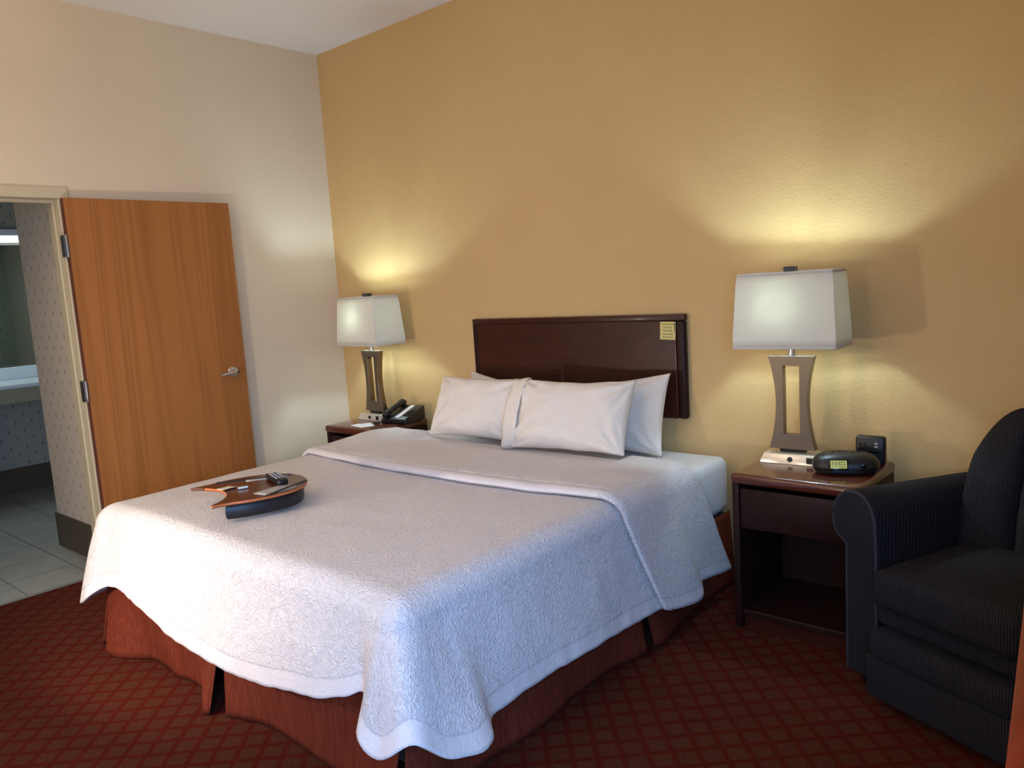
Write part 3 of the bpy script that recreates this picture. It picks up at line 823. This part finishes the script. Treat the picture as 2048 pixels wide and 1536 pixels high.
# ------------------------------------------------------------------ lamps
def lamp(label, x, y, rz):
    z = .65
    t = thing('table_lamp', label, 'lamp', (x, y, z), rz, 'bedside table lamps')
    bm = B()
    b = bmesh.new(); bmesh.ops.create_cube(b, size=1)
    for v in b.verts:
        up = v.co.z > 0
        v.co = Vector((v.co.x * (.212 if up else .243), v.co.y * (.112 if up else .135), .040 if up else 0))
    bmesh.ops.bevel(b, geom=list(b.edges), offset=.003, segments=2, profile=.5, affect='EDGES'); add(bm, b)
    base = obj('base', bm, M['lampbase'], t)
    tilt = math.atan2(.0115, .04)
    bm = B(); cyl(bm, (.004, -.0635, .021), .0105, .008, 'y', 20, bev=.002); obj('switch_knob', bm, M['black'], base)
    bm = B(); box(bm, .070, .098, -.0665, -.060, .008, .033, .002, 1); obj('outlet', bm, M['black'], base)
    bm = B(); box(bm, -.05, .05, -.016, .016, .0395, .054); obj('foot_block', bm, M['finial'], t, smooth=False)
    # hour-glass body with a slot through it
    bm = B()
    zb, zt_, n = .054, .440, 28
    def half(tt):
        k = (tt - .5) * 2
        return .0635 + .0295 * abs(k) ** 1.9
    L, Rr = [], []
    s0, s1, sw = .16, .895, .033
    ts = sorted(set([i / n for i in range(n + 1)] + [s0, s1]))
    D = .019
    for sy in (-1, 1):
        rows = []
        for tt in ts:
            hw = half(tt); zz = zb + (zt_ - zb) * tt
            rows.append([bm.verts.new((xx, sy * D, zz)) for xx in (-hw, -sw, sw, hw)])
        L.append(rows)
    for a in range(len(ts) - 1):
        inside = ts[a] >= s0 - 1e-6 and ts[a + 1] <= s1 + 1e-6
        for sy in (0, 1):
            r0, r1 = L[sy][a], L[sy][a + 1]
            for k in range(3):
                if k == 1 and inside: continue
                bm.faces.new((r0[k], r0[k + 1], r1[k + 1], r1[k]))
        for k in (0, 3): bm.faces.new((L[0][a][k], L[1][a][k], L[1][a + 1][k], L[0][a + 1][k]))
        if inside:
            for k in (1, 2): bm.faces.new((L[0][a][k], L[1][a][k], L[1][a + 1][k], L[0][a + 1][k]))
    for a in (0, len(ts) - 1):
        for k in range(3): bm.faces.new((L[0][a][k], L[0][a][k + 1], L[1][a][k + 1], L[1][a][k]))
    for tv in (s0, s1):
        a = ts.index(tv); bm.faces.new((L[0][a][1], L[0][a][2], L[1][a][2], L[1][a][1]))
    bmesh.ops.recalc_face_normals(bm, faces=bm.faces)
    body = obj('body', bm, M['lampmetal'], t, angle=.5)
    bv = body.modifiers.new('b', 'BEVEL'); bv.width = .002; bv.segments = 2; bv.angle_limit = .7
    bm = B(); cyl(bm, (0, 0, .475), .0125, .072, 'z', 20); cyl(bm, (0, 0, .445), .017, .008, 'z', 20); obj('neck', bm, M['chrome'], t)
    # shade: open tapered box of linen
    zs0, zs1 = .478, .780
    def ring(w, d, zz): 
        r = .006; return [(-w, -d, zz), (w, -d, zz), (w, d, zz), (-w, d, zz)]
    bm = B()
    def wall(w0, d0, za, w1, d1, zc, n=8):
        rows = []
        for j in range(n + 1):
            q = j / n
            rows.append([bm.verts.new(p) for p in ring(w0 + (w1 - w0) * q, d0 + (d1 - d0) * q, za + (zc - za) * q)])
        for j in range(n):
            for k in range(4): bm.faces.new((rows[j][k], rows[j][(k + 1) % 4], rows[j + 1][(k + 1) % 4], rows[j + 1][k]))
    wall(.2053, .1186, zs0, .1886, .0967, zs1)
    vert = [e for e in bm.edges if abs(e.verts[0].co.z - e.verts[1].co.z) > .01]
    bmesh.ops.bevel(bm, geom=vert, offset=.012, segments=3, profile=.5, affect='EDGES')
    sh = obj('lamp_shade', bm, M['shade'], t)
    s = sh.modifiers.new('s', 'SOLIDIFY'); s.thickness = .0012; s.offset = -1
    for (w, d, za, zc, w2, d2) in ((.2062, .1195, zs0 - .001, zs0 + .010, .2056, .1188), (.1902, .0984, zs1 - .010, zs1 + .001, .1896, .0977)):
        bm = B(); wall(w, d, za, w2, d2, zc, 1)
        vert = [e for e in bm.edges if abs(e.verts[0].co.z - e.verts[1].co.z) > .005]
        bmesh.ops.bevel(bm, geom=vert, offset=.012, segments=3, profile=.5, affect='EDGES')
        ob = obj('shade_trim', bm, M['shade_trim'], sh); s = ob.modifiers.new('s', 'SOLIDIFY'); s.thickness = .0015; s.offset = -1
    bm = B()
    tube(bm, [(-.185, 0, zs1 - .006), (.185, 0, zs1 - .006)], .002, 6); tube(bm, [(0, -.094, zs1 - .006), (0, .094, zs1 - .006)], .002, 6)
    obj('spider', bm, M['steel'], sh)
    bm = B(); box(bm, -.022, .022, -.022, .022, zs1 - .004, zs1 + .020, .002, 1); obj('finial', bm, M['finial'], t)
    bm = B(); cyl(bm, (-.030, 0, .565), .038, .08, 'z', 20, r2=.030); tube(bm, [(0, 0, .505), (-.030, 0, .512)], .008, 8); obj('socket', bm, M['white_plastic'], t)  # socket widened to block the bulb's light on the wall below
    # the burning bulb: a small globe-sized light
    ld = bpy.data.lights.new('lamp_bulb', 'POINT'); ld.energy = LAMP_W; ld.color = (.68, 1.0, 1.22); ld.shadow_soft_size = .03
    lo = bpy.data.objects.new('lamp_bulb', ld); COL.objects.link(lo); lo.parent = t; lo.location = (-.036, -.012, .648)
    return t
LAMP_W = 13.5
lamp('lit table lamp beside the alarm clock and power outlet block', 3.254, -.211, .055)
lamp('lit table lamp beside the telephone in the room corner', .570, -.209, -.053)

# ------------------------------------------------------------------ things on the nightstands
t = thing('alarm_clock', 'black rounded alarm clock radio with lit green display', 'clock', (3.490, -.300, .65), math.radians(24))
bm = B()
prof = []
for k in range(36):
    a = 2 * PI * k / 36
    prof.append((math.copysign(abs(math.cos(a)) ** .65, math.cos(a)) * .122, math.copysign(abs(math.sin(a)) ** .8, math.sin(a)) * .070))
rings = []
for (sc_, zz) in ((.80, .002), (.93, .010), (1.0, .030), (.97, .048), (.88, .062), (.70, .073), (.4, .079)):
    rings.append([bm.verts.new((p[0] * sc_, p[1] * sc_ + (.0 if zz < .03 else (zz - .03) * .25), zz)) for p in prof])
for i in range(len(rings) - 1):
    for k in range(36): bm.faces.new((rings[i][k], rings[i][(k + 1) % 36], rings[i + 1][(k + 1) % 36], rings[i + 1][k]))
bm.faces.new(rings[0][::-1]); bm.faces.new(rings[-1])
bmesh.ops.recalc_face_normals(bm, faces=bm.faces)
clk = obj('case', bm, M['black'], t)
TM = Matrix.Translation((-.032, -.0655, .045)) @ Matrix.Rotation(math.radians(-22), 4, 'X')
bm = B(); box(bm, -.034, .034, -.004, .012, -.020, .020, .003, 2, TM); obj('display_bezel', bm, M['black_gloss'], t)
bm = B(); box(bm, -.029, .029, -.0052, -.0035, -.0155, .0155, mtx=TM); dsp = obj('display', bm, M['lcd'], t, smooth=False)
text_mesh('1:11', .020, M['ink_dark'], 'digits', dsp, TM @ Matrix.Translation((-.010, -.0056, .003)) @ RX, .0002)
bm = B()
for k in range(3): box(bm, .004, .024, -.0060, -.0054, -.010 + k * .009, -.0085 + k * .009, mtx=TM)
obj('display_lines', bm, M['ink_dark'], dsp, smooth=False)
bm = B()
for k in range(5): box(bm, -.05 + k * .022, -.036 + k * .022, .0, .022, .076, .0815, .002, 1)
obj('button', bm, M['black_gloss'], t)
bm = B(); cyl(bm, (.055, -.0615, .036), .011, .01, 'y', 20, bev=.002); obj('dial', bm, M['black_gloss'], t)

t = thing('power_outlet_block', 'black square power outlet block standing behind the alarm clock', 'outlet', (3.535, -.135, .65), math.radians(4))
bm = B(); box(bm, -.055, .055, -.020, .022, 0, .115, .012, 3); obj('housing', bm, M['black'], t)
for xx in (-.026,):
    bm = B()
    box(bm, xx - .012, xx - .009, -.0212, -.0195, .076, .088); box(bm, xx + .006, xx + .009, -.0212, -.0195, .076, .088); cyl(bm, (xx - .001, -.0205, .068), .003, .0015, 'y', 10)
    obj('socket', bm, M['black_gloss'], t, smooth=False)
bm = B()
for k in (0, .013): box(bm, .017, .029, -.0214, -.0195, .072 + k, .079 + k)
obj('usb_port', bm, M['paper_grey'], t, smooth=False)
bm = B(); box(bm, -.045, .045, -.0215, -.0195, .052, .056); obj('groove', bm, M['black_gloss'], t, smooth=False)

# telephone on the left nightstand
t = thing('telephone', 'black desk telephone with white speed dial strip', 'telephone', (.806, -.195, .65), math.radians(9))
TP = Matrix.Rotation(math.radians(24), 4, 'X')
bm = B()
prism(bm, [(-.10, 0), (.10, 0), (.10, .012), (.085, .075), (-.085, .075), (-.10, .03)], -.09, .09, .006, 2, Matrix(((1, 0, 0, 0), (0, 0, 1, 0), (0, 1, 0, 0), (0, 0, 0, 1))))
bm2 = B()
b = bmesh.new(); bmesh.ops.create_cube(b, size=1)
for v in b.verts:
    back = v.co.y > 0; top_ = v.co.z > 0
    v.co = Vector((v.co.x * .19, v.co.y * .20, (.088 if back else .030) if top_ else 0))
bmesh.ops.bevel(b, geom=list(b.edges), offset=.008, segments=3, profile=.5, affect='EDGES')
bm.free(); bm = B(); add(bm, b)
ph = obj('phone_base', bm, M['black'], t)
slope = math.atan2(.058, .20)
SM = Matrix.Translation((0, 0, .0605)) @ Matrix.Rotation(slope, 4, 'X')
bm = B(); box(bm, .000, .034, -.085, .085, -.002, .003, .001, 1, SM); obj('dial_strip', bm, M['paper'], t, smooth=False)
bm = B()
for r_ in range(4):
    for c_ in range(3): box(bm, .045 + c_ * .014, .055 + c_ * .014, -.06 + r_ * .022, -.046 + r_ * .022, -.001, .005, .001, 1, SM)
obj('keypad', bm, M['black_gloss'], ph)
bm = B()
pts = [(-.062, -.105, .012), (-.062, -.085, .020), (-.062, -.04, .024), (-.062, .04, .024), (-.062, .085, .020), (-.062, .105, .012)]
tube(bm, [SM @ Vector(p) for p in pts], [.016, .024, .017, .017, .024, .016], 14)
obj('handset', bm, M['black'], t)
bm = B()
cp = []
for k in range(120):
    a = k * .55; q = k / 119
    cp.append((-.075 - .03 * math.sin(q * PI) + .006 * math.cos(a), -.10 - .055 * math.sin(q * PI * .9) + .0, .010 + .006 * math.sin(a) + .002))
tube(bm, cp, .0022, 5); obj('coiled_cord', bm, M['black'], t)

t = thing('paper_card', 'white paper cards lying by the telephone', 'paper', (.70, -.415, .65), 0)
TMp = Matrix.Rotation(math.radians(-8), 4, 'Z')
bm = B(); box(bm, -.105, .035, -.045, .02, .0004, .0014, mtx=TMp); obj('lower_sheet', bm, M['paper'], t, smooth=False)
bm = B(); box(bm, -.085, .05, -.012, .05, .0016, .0026, mtx=Matrix.Rotation(math.radians(-28), 4, 'Z')); obj('upper_sheet', bm, M['paper'], t, smooth=False)

# ------------------------------------------------------------------ lap desk on the bed
uA = Vector((.34, -.095, 0)).normalized(); ld_ang = math.atan2(uA.y, uA.x)
ltop = .700
t = thing('lap_desk', 'wooden lap desk with black cushion lying on the bed', 'lap desk', (1.602, -1.935, .641), ld_ang)
out = []
def seg_(p, n):
    return [tuple(v)[:2] for v in catmull([(*q, 0) for q in p], n)]
right = seg_([(.176, 0), (.178, .06), (.196, .14), (.198, .22), (.175, .31), (.12, .375), (.05, .405), (0, .41)], 6)
left = [(-x, y) for x, y in right[::-1]][1:]
conc = seg_([(-.176, 0), (-.135, .045), (-.07, .082), (0, .092), (.07, .082), (.135, .045), (.176, 0)], 6)[1:-1]
outline = right + left + conc
bm = B(); prism(bm, outline, .060, .073)
M['traywood'] = wood('tray_red_wood', (62, 26, 12), (100, 48, 24), 'x', (30, 2.0), .25, coat=.35)
M['trayedge'] = plain('tray_edge_wood', (200, 112, 62), .35)
brd = obj('board', bm, M['traywood'], t)
bm = B()
n = len(outline)
for (zz0, zz1) in ((.062, .071),):
    a = [bm.verts.new((p[0] * 1.006, (p[1] - .2) * 1.004 + .2, zz0)) for p in outline]; c = [bm.verts.new((p[0] * 1.006, (p[1] - .2) * 1.004 + .2, zz1)) for p in outline]
    for k in range(n): bm.faces.new((a[k], a[(k + 1) % n], c[(k + 1) % n], c[k]))
eb = obj('edge_band', bm, M['trayedge'], brd); s = eb.modifiers.new('s', 'SOLIDIFY'); s.thickness = .002
# beanbag cushion below
bm = B()
co = seg_([(.165, .05), (.183, .13), (.185, .22), (.165, .31), (.11, .37), (0, .395), (-.11, .37), (-.165, .31), (-.185, .22), (-.185, .19), (-.15, .155), (-.08, .15), (0, .14), (.08, .115), (.165, .05)], 6)[:-1]
rows = []
for q in range(9):
    a = q / 8 * PI
    k = .012 * (1 - math.sin(a)); zz = .030 - .029 * math.cos(a)
    rows.append([bm.verts.new(((p[0]) * (1 - k / .18), (p[1] - .22) * (1 - k / .18) + .22, zz + .001)) for p in co])
for i in range(8):
    for k in range(len(co)): bm.faces.new((rows[i][k], rows[i][(k + 1) % len(co)], rows[i + 1][(k + 1) % len(co)], rows[i + 1][k]))
bm.faces.new(rows[0][::-1]); bm.faces.new(rows[-1])
bmesh.ops.recalc_face_normals(bm, faces=bm.faces)
obj('cushion', bm, M['black_soft'], t, angle=1.2)
for (p0, p1) in (((-.180, .10), (-.085, .385)), ((.196, .20), (.075, .395))):
    bm = B(); a = Vector((*p0, .0745)); c = Vector((*p1, .0745)); d = (c - a).normalized(); pn = Vector((-d.y, d.x, 0)) * .010
    q = [a - pn, c - pn, c + pn, a + pn]
    prism(bm, [(v.x, v.y) for v in q], .0733, .0752, .0004, 1)
    obj('strap', bm, M['black'], t)
def on_tray(u, v, dz=.0736):
    c, s = math.cos(ld_ang), math.sin(ld_ang)
    return (1.602 + u * c - v * s, -1.935 + u * s + v * c, .641 + dz)
# clip light (small chrome cylinder) let into the board
bm = B(); tube(bm, [(.010, .140, .079), (.016, .178, .079)], .0065, 14); obj('clip', bm, M['steel'], t)
def sheet(name, label, u, v, w, h, rz, mat, dz=.0736, curl=0.0):
    bm = B(); N = 6
    g = [[bm.verts.new(((i / N - .5) * w, (j / N - .5) * h, .0012 + curl * (i / N) ** 3)) for i in range(N + 1)] for j in range(N + 1)]
    for j in range(N):
        for i in range(N): bm.faces.new((g[j][i], g[j][i + 1], g[j + 1][i + 1], g[j + 1][i]))
    o = obj(name, bm, mat); o.location = on_tray(u, v, dz); o.rotation_euler = (0, 0, ld_ang + rz)
    s = o.modifiers.new('s', 'SOLIDIFY'); s.thickness = .001; s.offset = 0
    return tag(o, label, 'paper')
sheet('paper_slip', 'small pale paper slip at the concave front of the lap desk', -.043, .112, .062, .058, math.radians(15), M['paper_cream'], curl=.006)
sheet('brochure', 'grey brochure tucked under the strap at the right corner of the lap desk', .128, .255, .085, .15, math.radians(24), M['paper_grey'], dz=.0722)
sheet('brochure', 'grey brochure tucked under the strap at the left rear of the lap desk', -.110, .290, .055, .17, math.radians(-14), M['paper_grey'], dz=.0722)

t = thing('remote_control', 'black remote control lying on the lap desk', 'remote', on_tray(.002, .300, .0742), math.radians(74))
bm = B(); box(bm, -.026, .026, -.085, .085, 0, .024, .009, 3)
for v in bm.verts:
    v.co.x *= 1 - .18 * (v.co.y / .085) ** 2 if v.co.y < 0 else 1.0
obj('case', bm, M['black'], t)
bm = B()
for r_ in range(6):
    for c_ in range(3): cyl(bm, (-.014 + c_ * .014, -.045 + r_ * .02, .0245), .0042, .004, 'z', 10)
obj('button', bm, M['paper_grey'], t)
bm = B(); cyl(bm, (0, .074, .0245), .005, .003, 'z', 12); obj('power_button', bm, M['note'], t)

# ------------------------------------------------------------------ armchair
ch = thing('armchair', 'charcoal upholstered recliner armchair in the room corner', 'armchair', (4.105, -.500, .028), math.radians(-23.5))
for fx_c, fy_c in ((-.33, -.31), (.33, -.31), (-.33, .2), (.33, .2)):
    bm = B(); cyl(bm, (fx_c, fy_c, -.004), .022, .048, 'z', 16); obj('foot', bm, M['black'], ch)
def rollarm(sx):
    """arm: slab with a rolled top, front panel faces -y"""
    bm = B()
    prof = [(-.060, .02), (-.060, .455)]
    cx_, cz_, rr = -.030, .535, .091
    for k in range(14):
        a = math.radians(214 - k * 16.5)
        prof.append((cx_ + rr * math.cos(a), cz_ + rr * math.sin(a)))
    prof += [(.066, .455), (.066, .02)]
    ys_ = [-.36, -.352, -.34, .05, .25]
    rows = []
    for y in ys_:
        sc_ = {-.36: .93, -.352: .975, -.34: 1.0}.get(y, 1.0)
        rows.append([bm.verts.new(((-px if sx > 0 else px) * sc_, y, .29 + (pz - .29) * (.985 + .015 * (sc_ - .93) / .07) * ((1 + .12 * (.25 - y) / .61) if pz > .3 else 1))) for px, pz in prof])
    n = len(prof)
    for i in range(len(rows) - 1):
        for k in range(n): bm.faces.new((rows[i][k], rows[i][(k + 1) % n], rows[i + 1][(k + 1) % n], rows[i + 1][k]))
    bm.faces.new(rows[0]); bm.faces.new(rows[-1][::-1])
    bmesh.ops.recalc_face_normals(bm, faces=bm.faces)
    bmesh.ops.translate(bm, verts=bm.verts, vec=(sx * .325, 0, 0))
    a = obj('arm', bm, M['chair'], ch, angle=.9)
    bm = B()
    pts = [(sx * .325 + (-px if sx > 0 else px) * .93, -.358, .29 + (pz - .29) * .985 * (1.12 if pz > .3 else 1)) for px, pz in prof]
    tube(bm, pts, .0055, 8); obj('piping', bm, M['piping'], a)
    return a
rollarm(-1); rollarm(1)
bm = B(); box(bm, -.243, .243, -.425, .10, .310, .440, .04, 5)
bmesh.ops.subdivide_edges(bm, edges=[e for e in bm.edges if e.calc_length() > .3], cuts=12, use_grid_fill=True)
for v in bm.verts:
    if v.co.z > .36: v.co.z += .018 * max(0, 1 - (v.co.x / .243) ** 2) * max(0, 1 - ((v.co.y + .16) / .27) ** 2)
obj('seat_cushion', bm, M['chair'], ch, angle=1.5)
bm = B(); box(bm, -.252, .252, -.372, .15, .240, .315, .012, 3); obj('seat_rail', bm, M['chair'], ch)
# footrest: rolled upper pad and flat lower panel
bm = B(); box(bm, -.243, .243, -.445, -.34, .135, .245, .040, 6); fr = obj('footrest', bm, M['chair'], ch, angle=1.5)
bm = B(); box(bm, -.243, .243, -.440, -.34, .012, .155, .012, 3); obj('footrest_panel', bm, M['chair'], fr)
bm = B(); box(bm, -.25, .25, -.335, .22, .0, .225); obj('frame', bm, M['chair'], ch, smooth=False)
# back in three upright channels, the outer ones rounded at the top corners
def channel(x0, x1, zt0, zt1, outer):
    bm = B(); NXc, NZc = 12, 34
    fr_, bk_ = [], []
    for j in range(NZc + 1):
        q = j / NZc
        rf, rb = [], []
        for i in range(NXc + 1):
            u = i / NXc; x = x0 + (x1 - x0) * u
            edge = (1 - abs(2 * u - 1) ** 4)
            zt_ = zt0 + (zt1 - zt0) * (u if outer <= 0 else 1 - u) if outer == 0 else None
            if outer == 0: ztop_ = zt0
            else:
                uu = (1 - u) if outer < 0 else u       # 1 at the outside
                ztop_ = zt0 - (zt0 - zt1) * uu ** 2.6
            z = .36 + (ztop_ - .36) * q
            lean = .085 + (z - .36) * .22
            puff = .075 * (edge ** .5) * (math.sin(PI * min(1, q * .93 + .07)) ** .45 if q < .97 else math.sin(PI * min(.999, q * .93 + .07)) ** .45)
            puff *= 1.0 if q < .86 else math.sqrt(max(0.0, 1 - ((q - .86) / .14) ** 2)) * 1.0 + 0.0
            rf.append(bm.verts.new((x, lean - puff, z)))
            rb.append(bm.verts.new((x, lean + .10 * (1 if q < .86 else math.sqrt(max(.0, 1 - ((q - .86) / .14) ** 2))), z)))
        fr_.append(rf); bk_.append(rb)
    for j in range(NZc):
        for i in range(NXc):
            bm.faces.new((fr_[j][i], fr_[j][i + 1], fr_[j + 1][i + 1], fr_[j + 1][i]))
            bm.faces.new((bk_[j][i], bk_[j + 1][i], bk_[j + 1][i + 1], bk_[j][i + 1]))
        for i in (0, NXc): bm.faces.new((fr_[j][i], bk_[j][i], bk_[j + 1][i], fr_[j + 1][i]))
    for i in range(NXc):
        bm.faces.new((fr_[0][i], fr_[0][i + 1], bk_[0][i + 1], bk_[0][i])); bm.faces.new((fr_[-1][i], fr_[-1][i + 1], bk_[-1][i + 1], bk_[-1][i]))
    bmesh.ops.remove_doubles(bm, verts=bm.verts, dist=1e-5)
    bmesh.ops.recalc_face_normals(bm, faces=bm.faces)
    return obj('back_channel', bm, M['chair'], ch, angle=1.6)
channel(-.285, -.088, .905, .72, -1); channel(-.088, .088, .915, .915, 0); channel(.088, .285, .905, .72, 1)

# ------------------------------------------------------------------ desk beside the camera (only its border shows)
t = thing('desk', 'wooden desk top with a red border, in front of the armchair', 'desk', (4.6, -1.8, 0))
ex = lambda y: 4.222 + (y + 1.40) * -.098
def strip(name, o0, o1, z0, z1, mat, y0=-2.45, y1=-1.16, bev=.002):
    bm = B(); prism(bm, [(ex(y0) + o0, y0), (ex(y0) + o1, y0), (ex(y1) + o1, y1), (ex(y1) + o0, y1)], z0, z1, bev, 2); return obj(name, bm, mat, t, True)
strip('border', 0, .024, .715, .75, M['desk_edge'])
strip('inlay', .0242, .033, .715, .7495, M['inlay'])
strip('desktop', .0332, .62, .715, .75, M['desk_top'])
for (dx, y) in ((.06, -2.38), (.06, -1.23), (.56, -2.38), (.56, -1.23)):
    bm = B(); box(bm, ex(y) + dx - .02, ex(y) + dx + .02, y - .02, y + .02, 0, .714, .004, 1); obj('leg', bm, M['mahog_v'], t, True)

# ------------------------------------------------------------------ light
def point(name, loc, e, col, r):
    ld = bpy.data.lights.new(name, 'POINT'); ld.energy = e; ld.color = col; ld.shadow_soft_size = r
    o = bpy.data.objects.new(name, ld); COL.objects.link(o); o.location = loc; return o
def area(name, loc, to, sx, sy, e, col, spread=PI):
    ld = bpy.data.lights.new(name, 'AREA'); ld.shape = 'RECTANGLE'; ld.size = sx; ld.size_y = sy; ld.energy = e; ld.color = col; ld.spread = spread
    o = bpy.data.objects.new(name, ld); COL.objects.link(o); o.location = loc
    d = Vector(to) - Vector(loc); o.rotation_euler = d.to_track_quat('-Z', 'Y').to_euler(); return o
dl = bpy.data.lights.new('desk_lamp_light', 'SPOT'); dl.energy = 50; dl.color = (1.0, .90, .80); dl.spot_size = math.radians(150); dl.spot_blend = .4; dl.shadow_soft_size = .05
do = bpy.data.objects.new('desk_lamp_light', dl); COL.objects.link(do); do.location = (1.50, -2.88, .74); do.rotation_euler = Vector((-.10, 1.0, .22)).to_track_quat('-Z', 'Y').to_euler()
point('standing_lamp_light', (3.05, -3.95, 1.02), 25, (1.0, .90, .76), .05)
ul = bpy.data.lights.new('ceiling_fill_light', 'SPOT'); ul.energy = 215; ul.color = (1.0, .92, .80); ul.spot_size = math.radians(150); ul.spot_blend = .6; ul.shadow_soft_size = .12  # unseen upward spot, added as fill to brighten ceiling and upper walls
uo = bpy.data.objects.new('ceiling_fill_light', ul); COL.objects.link(uo); uo.location = (1.8, -4.0, 1.75); uo.rotation_euler = (PI, 0, 0)
area('window_daylight', (XR + .05, (WY0 + WY1) / 2, (WZ0 + WZ1) / 2), (2.9, -2.0, .45), 1.35, 1.5, 42, (.22, .48, 1.0), math.radians(95))
area('vanity_light_glow', (bx0 + .13, -1.5, 2.03), (bx0 + .6, -1.5, 0), .08, 1.4, 12, (.72, .93, 1.0))
w = bpy.data.worlds.new('world'); scn.world = w; w.use_nodes = True
w.node_tree.nodes['Background'].inputs[0].default_value = (.5, .6, .75, 1); w.node_tree.nodes['Background'].inputs[1].default_value = .3

# ------------------------------------------------------------------ camera
cam = bpy.data.cameras.new('camera'); co_ = bpy.data.objects.new('camera', cam); COL.objects.link(co_); scn.camera = co_
Rv = Vector((.7567134709, .6506496457, -.0635591173)); Uv = Vector((-.0359127187, .1384481836, .9897183322)); Fv = Vector((-.6527595266, .7466506137, -.1281322033))
mt = Matrix.Identity(4)
for i in range(3): mt[i][0], mt[i][1], mt[i][2] = Rv[i], Uv[i], -Fv[i]
mt.translation = Vector((4.4636440, -3.3365173, 1.4542214))
co_.matrix_world = mt
cam.sensor_fit = 'HORIZONTAL'; cam.sensor_width = 36; cam.lens = 36 * 1555.028 / 2048; cam.clip_start = .02

scn.view_settings.view_transform = 'Standard'; scn.view_settings.look = 'None'; scn.view_settings.gamma = 1; scn.view_settings.exposure = 0.0
scn.view_settings.use_curve_mapping = False
scn.cycles.use_denoising = True
scn.cycles.max_bounces = 8
